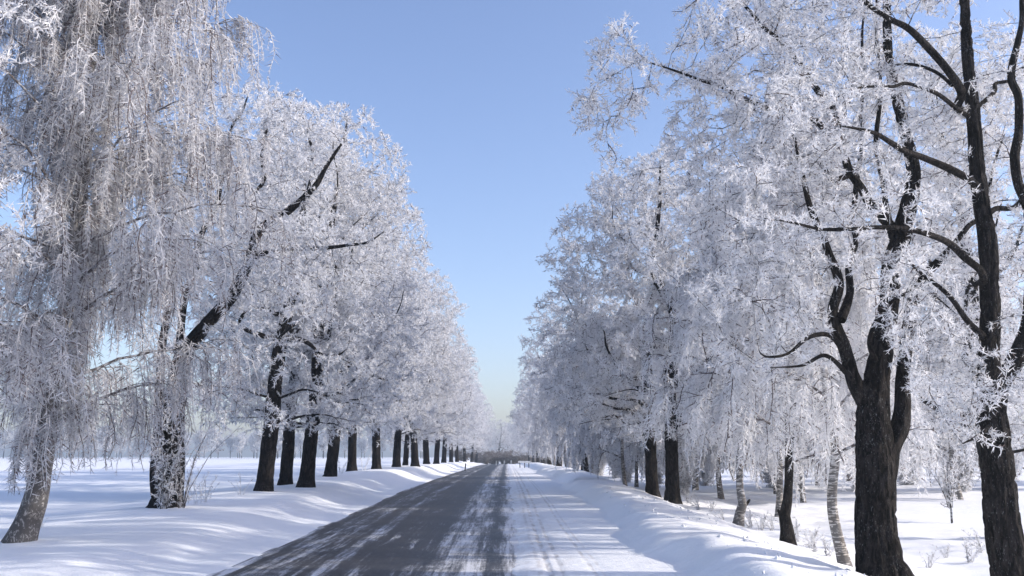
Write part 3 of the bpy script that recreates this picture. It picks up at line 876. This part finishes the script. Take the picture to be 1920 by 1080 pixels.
def straight_trunk(H, r, lean=(.2, 0), seed=1, kink=None):
    rng = np.random.default_rng(seed)
    t = np.linspace(0, 1, 9)
    P = np.stack([lean[0] * t * H * .3 + .05 * rng.normal(size=9) * (t > .1), lean[1] * t * H * .3 + .05 * rng.normal(size=9) * (t > .1), t * H], 1)
    R = r * (1 - .93 * t ** .9); R[1] = r * .85
    P[0] = 0
    return P, R
GW = 'weeping birches with hanging frosted twigs'
b = base_at(1573, 17.5); 
o = birch('weeping_birch', b, straight_trunk(8.6, .105, (-.12, .05), 3), 15, 8.6, 2.3, 28, 2000, strand=(.8, .020, 17), low=1.8, mats=(BIRCH, PALE_BRANCH, FROST_PALE), minz=.8)
W2 = tag(o, 'slender white birch close left of the big dark tree trunk on the right', 'birch tree', GW)
b = base_at(1172, 43)
o = birch('weeping_birch', b, straight_trunk(7.8, .10, (-.1, 0), 8), 25, 7.8, 2.5, 26, 1700, strand=(1.0, .036, 14), low=1.3, mats=(BIRCH, PALE_BRANCH, FROST_PALE), fine=False, minz=.1)
W3 = tag(o, 'thin birch left of the paired dark trunks, frosted twigs hanging almost to the snow', 'birch tree', GW)
# birch with a kinked foot and a stub
b = base_at(1378, 25)
P = np.array([(0, 0, 0), (.06, 0, .35), (.15, 0, .62), (.10, 0, .95), (.12, 0, 1.8), (.16, .05, 3.0), (.10, .1, 4.6), (.1, .1, 6.4), (.05, .1, 8.0)])
R = np.array([.15, .13, .12, .10, .09, .08, .06, .04, .012])
o = birch('weeping_birch', b, (P, R), 35, 8, 2.6, 24, 1500, strand=(.95, .027, 15), low=2.0, mats=(BIRCH, PALE_BRANCH, FROST_PALE), fine=False, minz=.9)
V, F = tube(np.array([(.15, 0, .58), (.25, -.02, .62), (.33, -.03, .72)]), np.array([.05, .045, .03]), 8)
obj('stub', mesh_np('stub', V, F, BARK), o)
W4 = tag(o, 'birch with a kinked dark foot and a stub, right of the paired trunks', 'birch tree', GW)
o = copy_tree(W4, base_at(1470, 21), 2.2, (1.08, 1.08, 1.02), tilt=(0, math.radians(7)))
for ch in o.children:
    if ch.name.startswith('trunk'):
        ch.data = ch.data.copy(); ch.data.materials[0] = BARK
o['label'] = 'leaning dark-barked birch between the kinked birch and the slender white birch'

# ------------------------------------------------------------------ the rest of the rows: copies of those trees
def put(key, px, depth, rz, sc, label, group=GB, tilt=(0, 0), name=None):
    o = copy_tree(protos[key] if isinstance(key, str) else key, base_at(px, depth, .08), rz, sc, tilt)
    o['label'] = label; o['group'] = group
    return o
lean = (0, math.radians(3))
put('B', 537, 36, 2.1, (.88, .88, .97), 'slimmer second trunk between the first and third thick trunks on the left', GB, lean)
put('A', 620, 43, 1.2, (.98, .98, 1.08), 'fourth trunk of the left row, with a drooping bare twig at its foot', GB, lean)
put('A', 660, 52, 3.6, (.95, .95, 1.02), 'fifth trunk of the left row, half hidden by low frosted twigs', GB, lean)
put('B', 706, 57, 4.4, 1.0, 'sixth tree of the left row, with a broad pale trunk foot', GB)
put('A', 743, 66, 5.3, 1.02, 'dark straight seventh trunk of the left row', GB)
put('B', 760, 74, .7, (.8, .8, .85), 'thin frosted trunk right behind the dark straight trunk on the left', GB)
put('B', 779, 68, 3.1, (1.02, 1.02, 1.0), 'thick dark trunk nearest the road in the left row, branching over the road', GB)
put('A', 800, 82, 2.6, 1.0, 'last dark trunk that stands clear in the left row', GB)
for i, (px, d, kk, rz, s) in enumerate([(818, 96, 'B', 5.5, 1.), (832, 112, 'A', .9, 1.05), (846, 128, 'B', 1.9, 1.), (857, 145, 'A', 4.1, 1.05), (872, 165, 'B', 2.9, 1.0), (884, 190, 'A', 5.9, 1.05), (893, 215, 'B', .3, 1.05)]):
    put(kk, px, d, rz, s, 'frosted tree in the far end of the left row, trunk lost among twigs', 'far trees at the end of the left row')
o = copy_tree(protos['A'], on_ground(-11.0, 12.5), 4.0, (.95, .95, .98)); o['label'] = 'frosted tree in the upper left corner, only its dark branches in view'; o['group'] = GB

put('C', 1258, 32.5, 2.4, (1.04, 1.04, 1.02), 'right one of the paired dark trunks standing close together on the right bank', GR)
put(W3, 1192, 46, 2.0, (.95, .95, .9), 'short dark birch trunk just left of the paired trunks', GW)
put(W3, 1108, 58, 4.0, (1.05, 1.05, 1.1), 'weeping birch over the dark stump-like stems left of the paired trunks', GW)
put('C', 1096, 62, 1.0, (1.0, 1.0, 1.02), 'frosted tree behind the weeping birches on the right, next after the paired trunks', GR)
for i, (px, d, kk, rz, s) in enumerate([(1062, 74, W3, .4, 1.1), (1048, 84, 'C', 3.3, 1.0), (1040, 95, W3, 5.2, 1.1), (1030, 108, 'C', 5.1, 1.02), (1018, 130, 'C', .6, 1.0), (1008, 155, 'C', 2.0, 1.05), (1000, 185, 'C', 4.4, 1.0), (992, 215, 'C', 1.5, 1.05)]):
    put(kk, px, d, rz, s, 'frosted tree far down the right row, merging with its neighbours', 'far trees at the end of the right row')
# the wood behind the right verge
wood = [(8.8, 31, W3, 2.7, 1.15), (11.5, 37, W3, 4.9, 1.0), (9.0, 40, W3, .9, 1.25), (19, 40, W3, .2, 1.4), (12.5, 44, W3, 5.6, 1.4), (9.5, 48, W3, 2.2, 1.45), (12.6, 24.5, 'B', 1.9, .95), (12, 60, 'B', 4.0, .85), (22, 46, 'B', 5.1, .8), (28, 58, 'A', .3, .85), (17, 52, W3, 1.3, 1.2),
        (34, 70, 'B', 2.0, .85), (24, 72, 'C', 1.7, .9), (14.5, 47, W3, 4.1, 1.4), (21, 58, 'A', 5.2, .85)]
WOOD_LABEL = {(8.8, 31): 'pale birch just behind the leaning dark-barked birch on the right', (9.0, 40): 'pale birch in the gap right of the paired dark trunks',
              (19, 40): 'pale birch straight behind the lone frosted sapling', (12.6, 24.5): 'tall frosted tree directly behind the trunk at the right edge'}
for x, y, kk, rz, s in wood:
    o = copy_tree(protos[kk] if isinstance(kk, str) else kk, on_ground(x, y), rz, s)
    o['group'] = 'trees of the wood beyond the right bank'; o['category'] = 'tree' if isinstance(kk, str) else 'birch tree'
    o['label'] = WOOD_LABEL.get((x, y), 'tall frosted tree standing deep in the wood beyond the right bank' if isinstance(kk, str) else 'pale drooping birch deep in the wood beyond the right bank')

# trees where the road bends away
for x, y, kk, rz, s in [(-2.5, 285, 'A', .5, 1.0), (3.5, 290, 'B', 2.5, 1.0), (-9, 275, 'B', 1.5, 1.0), (10, 280, 'A', 4.5, 1.0), (0.5, 320, 'C', 4.5, 1.1)]:
    o = copy_tree(protos[kk], on_ground(x, y), rz, s)
    o['label'] = 'sunlit frosted tree closing the view at the far bend of the road'; o['group'] = 'trees at the far bend'; o['category'] = 'tree'

# ------------------------------------------------------------------ shrubs, saplings, weeds
def shrub(name, base, seed, n, H, spread, mats, w=.03, spr=.28, per=3, up=1.0, z0=0.0):
    """stems fan out of one foot; each carries frost sprays"""
    rng = np.random.default_rng(seed)
    root = empty(name, base)
    st = Acc(); pos = []; dirs = []
    for i in range(n):
        az = rng.random() * 6.283; d = np.array([math.cos(az), math.sin(az), 0])
        h = H * (.55 + .45 * rng.random()); s = spread * rng.random() ** .6
        t = np.linspace(0, 1, 7)[:, None]
        P = d * (.08 + s * t ** 1.4) + np.array([0, 0, 1]) * (h * t ** up + z0 * (.5 + .5 * rng.random())) + rng.normal(size=(7, 3)) * .03 * h * t
        st.add(*tube(P, np.linspace(.012, .004, 7), 4))
        for j in range(1, 7):
            for q in range(per):
                f = rng.random()
                pos.append(P[j - 1] * f + P[j] * (1 - f)); dirs.append(P[j] - P[j - 1] + .8 * np.linalg.norm(P[j] - P[j - 1]) * rng.normal(size=3))
    obj('stems', st.mesh('stems', mats[0]), root)
    fa = Acc()
    T = [spray_template(rng, spr, w, 12, 1) for _ in range(6)]
    pos = np.array(pos)
    stamp(fa, T, pos, basis_z(np.array(dirs), rng) * (.5 + .6 * rng.random(len(pos)))[:, None, None], rng)
    obj('crown', fa.mesh('crown', mats[1]), root)['kind'] = 'stuff'
    return root
# shoots round the old tree's foot
GS = 'frosted shrubs'
s1 = tag(shrub('frosted_shrub', base_at(312, 23.2), 3, 15, 2.5, .8, (BRANCH, FROST), .022, .26, 2), 'bush of frosted shoots round the foot of the leaning old tree', 'shrub', GS)
o = tag(shrub('frosted_shrub', base_at(345, 23.6), 4, 9, 2.7, 1.7, (PALE_BRANCH, FROST_BIRCH), .016, .22, 2, .8), 'sparse arching frosted shoots leaning out towards the road on the left', 'shrub', GS)
# bushy edge of the wood on the right
s2 = tag(shrub('frosted_shrub', on_ground(21, 44), 9, 60, 3.4, 2.0, (BRANCH, FROST), .045, .45, 3), 'grey frosted bush at the edge of the wood on the right', 'shrub', 'bushes at the edge of the wood on the right')
for i, (x, y, rz, s) in enumerate([(24.5, 47, 1, 1.1), (27.5, 46, 2.2, 1.0), (17.5, 47, 3, .9), (31, 50, 4, 1.2), (14, 50, 5, .85), (35, 52, .5, 1.2), (22, 52, 2.7, 1.3), (11, 53, 1.6, .8), (29, 55, 3.6, 1.3)]):
    o = copy_tree(s2, on_ground(x, y), rz, s)
for i, (x, y, rz, sc_) in enumerate([(7.2, 39, .3, .62), (7.0, 45, 1.9, .66), (6.4, 51, 3.1, .60), (6.6, 57, 4.4, .7), (6.2, 64, 5.6, .66), (6.4, 72, 1.1, .72), (6.0, 81, 2.6, .7), (6.2, 92, 3.9, .75), (5.8, 104, .8, .75), (6.0, 118, 2.1, .8)]):
    o = copy_tree(s2, on_ground(x, y), rz, sc_)
    o['label'] = 'low frosted bush filling the gap between trunks of the right row'; o['group'] = 'low bushes under the right row'
# sapling
b = base_at(1775, 29)
o = shrub('frosted_sapling', b, 12, 12, 1.75, .85, (BRANCH, FROST_PALE), .028, .26, 3, .95, z0=.75)
V, F = tube(np.array([(0, 0, -.05), (.01, 0, .4), (0, .02, .9), (-.02, 0, 1.5)]), np.array([.035, .03, .025, .012]), 8)
obj('trunk', mesh_np('trunk', V, F, BRANCH), o)
tag(o, 'small bright frosted sapling standing alone in the snow between the two big trunks', 'sapling')
# brown bushes under the far trees
s3 = tag(shrub('brown_bush', on_ground(-3, 232), 21, 60, 3.2, 4.0, (BRANCH, FROST_BROWN), .10, .9, 3), 'brown bare bush where the road disappears', 'shrub', 'brown bushes at the far bend')
for x, y, rz, s in [(1.5, 236, 2, 1.0), (5, 230, 4, .9), (-7, 238, 1, 1.0), (-.5, 229, 5, .8), (-11, 234, 3, 1.1), (9, 236, .7, 1.0), (-5, 228, 2.4, .75), (3.2, 228, 1.2, .75)]:
    copy_tree(s3, on_ground(x, y), rz, s)
# dry frosted weeds
w1 = tag(shrub('frosted_weed', base_at(385, 26), 31, 5, .80, .40, (FROST_PALE, FROST_PALE), .012, .09, 1, .75), 'frosted weed in the snow at the field edge', 'weed', 'frosted weeds along the field edge')
for px, d, s in [(372, 25, .5), (392, 27.5, .9), (378, 29.5, 1.0), (455, 29, .9), (88, 19.5, .4), (640, 47, 1.2), (682, 55, 1.4), (366, 31, .8)]:
    copy_tree(w1, base_at(px, d, .02), px * .7, s)
w2 = tag(shrub('frosted_weed', base_at(1405, 25.5), 33, 6, .60, .45, (FROST_PALE, FROST_PALE), .014, .10, 2, .8), 'frosted weed behind the crest of the right bank', 'weed', 'frosted weeds behind the right bank')
for px, d, s in [(1355, 27, .8), (1420, 24.5, .9), (1445, 24, .8), (1490, 22.4, 1.0), (1510, 21, .9), (1525, 20, .9), (1540, 19, .8), (1600, 18.2, .9), (1290, 33, 1.), (1310, 31, .9), (1330, 30, .7), (1725, 19, .7), (1800, 20, .9), (1830, 22, 1.), (1760, 21, .6)]:
    copy_tree(w2, base_at(px, d, .02), px * .7, s)

# ------------------------------------------------------------------ shelterbelt across the field
def far_tree(seed):
    rng = np.random.default_rng(seed)
    root = empty('shelterbelt_tree', (0, 0, 0))
    V, F = tube(np.array([(0, 0, -.3), (.1, 0, 2.5), (0, 0, 5.5), (.2, .1, 9)]), np.array([.16, .14, .11, .03]), 6)
    obj('trunk', mesh_np('trunk', V, F, BARK), root)
    T = [spray_template(rng, 1.3, .15, 16, 0) for _ in range(5)]
    A = in_ellipsoids(330, [((0, 0, 6.2), (2.0, 2.0, 4.2), 1), ((.6, 0, 7.6), (2.4, 2.2, 2.2), .7)], rng, .1)
    fa = Acc(); stamp(fa, T, A, basis_z(rng.normal(size=A.shape) + [0, 0, .8], rng), rng)
    obj('crown', fa.mesh('crown', FROST), root)['kind'] = 'stuff'
    return root
ft = [far_tree(1), far_tree(2), far_tree(3)]
rng = np.random.default_rng(99)
n = 0
for x in np.arange(-262, -30, 2.5):
    y = 415 + 14 * rng.normal() + .04 * x
    loc = on_ground(x + rng.normal() * .8, y)
    s = .8 + .45 * rng.random()
    if n < 3:
        o = ft[n]; o.location = loc; o.scale = (s, s, s)
    else:
        o = copy_tree(ft[n % 3], loc, rng.random() * 6, s)
    tag(o, 'hazy tree in the far line across the snowy field', 'tree', 'trees of the far line across the field')
    n += 1

# ------------------------------------------------------------------ road furniture
def box(x0, x1, y0, y1, z0, z1, taper=1.0):
    cx, cy = (x0 + x1) / 2, (y0 + y1) / 2
    v = [(x, y, z0) for x, y in ((x0, y0), (x1, y0), (x1, y1), (x0, y1))]
    v += [(cx + (x - cx) * taper, cy + (y - cy) * taper, z1) for x, y in ((x0, y0), (x1, y0), (x1, y1), (x0, y1))]
    return np.array(v), np.array([[3, 2, 1, 0], [4, 5, 6, 7], [0, 1, 5, 4], [1, 2, 6, 5], [2, 3, 7, 6], [3, 0, 4, 7]])
POSTM = mat_plain('dark_weathered_post', (.05, .055, .07)); WHITE = mat_plain('white_paint', (.75, .75, .74)); CAPM = mat_plain('snow_cap', (.85, .86, .88))
def post(px, depth, h, w, mat, label, group):
    b = base_at(px, depth, .1)
    o = empty('marker_post', b)
    obj('shaft', mesh_np('shaft', *box(-w, w, -w, w, 0, h, .8), mat, False), o)
    obj('cap', mesh_np('cap', *box(-w, w, -w, w, h + .002, h + w * .9, .55), CAPM, False), o)
    o.rotation_euler = (0, math.radians(4), 0)
    return tag(o, label, 'post', group)
post(872, 92, .78, .07, POSTM, 'dark marker post standing alone beyond the last clear trunks on the left', None)
for px in (930, 935, 945, 958):
    post(px, 150 + (px - 930), .75, .07, WHITE, 'small pale marker post at the far crest of the road', 'pale posts at the crest')
b = base_at(982, 112)
o = empty('guard_rail', b)
for x in (-.45, .1, .6): obj('post', mesh_np('post', *box(x - .05, x + .05, -.05, .05, 0, .62), POSTM, False), o)
obj('rail', mesh_np('rail', *box(-.65, .8, -.06, .06, .622, .86), WHITE, False), o)
tag(o, 'short white guard rail on dark posts far down the right verge', 'guard rail')

# snow clods thrown up on the right bank
rng = np.random.default_rng(5)
fa = Acc()
ic = np.array([(0, 0, 1), (1, 0, 0), (0, 1, 0), (-1, 0, 0), (0, -1, 0), (0, 0, -1)], float)
fc = np.array([[0, 1, 2], [0, 2, 3], [0, 3, 4], [0, 4, 1], [5, 2, 1], [5, 3, 2], [5, 4, 3], [5, 1, 4]])
for i in range(170):
    y = 12 + 26 * rng.random() ** 1.4; x = 3.3 + 1.9 * rng.random() + .3 * rng.normal()
    s = .012 + .045 * rng.random() ** 3
    V = ic * s * (.7 + .6 * rng.random((6, 1))) * [1.3, 1, .7]
    V = V @ np.array(Euler((rng.random() * 3, rng.random() * 3, rng.random() * 3)).to_matrix())
    fa.add(V + [x, y, float(ground_z(x, y)) + s * .25], fc)
tag(obj('snow_clods', fa.mesh('snow_clods', CAPM)), 'loose crumbs of snow scattered along the right bank', 'snow', kind='stuff')

# ------------------------------------------------------------------ frosty haze
m, nt = new_mat('frosty_air'); N = NT(nt)
pv = N.n('ShaderNodeVolumePrincipled')
pv.inputs['Color'].default_value = (.76, .88, 1.0, 1)
pv.inputs['Density'].default_value = .0011
pv.inputs['Anisotropy'].default_value = .35
mo = N.n('ShaderNodeOutputMaterial'); N.l(pv.outputs[0], mo.inputs['Volume'])
V, F = box(-950, 950, -80, 1600, -3, 22)
if True:
    tag(obj('haze', mesh_np('haze', V, F, m, False)), kind='stuff')
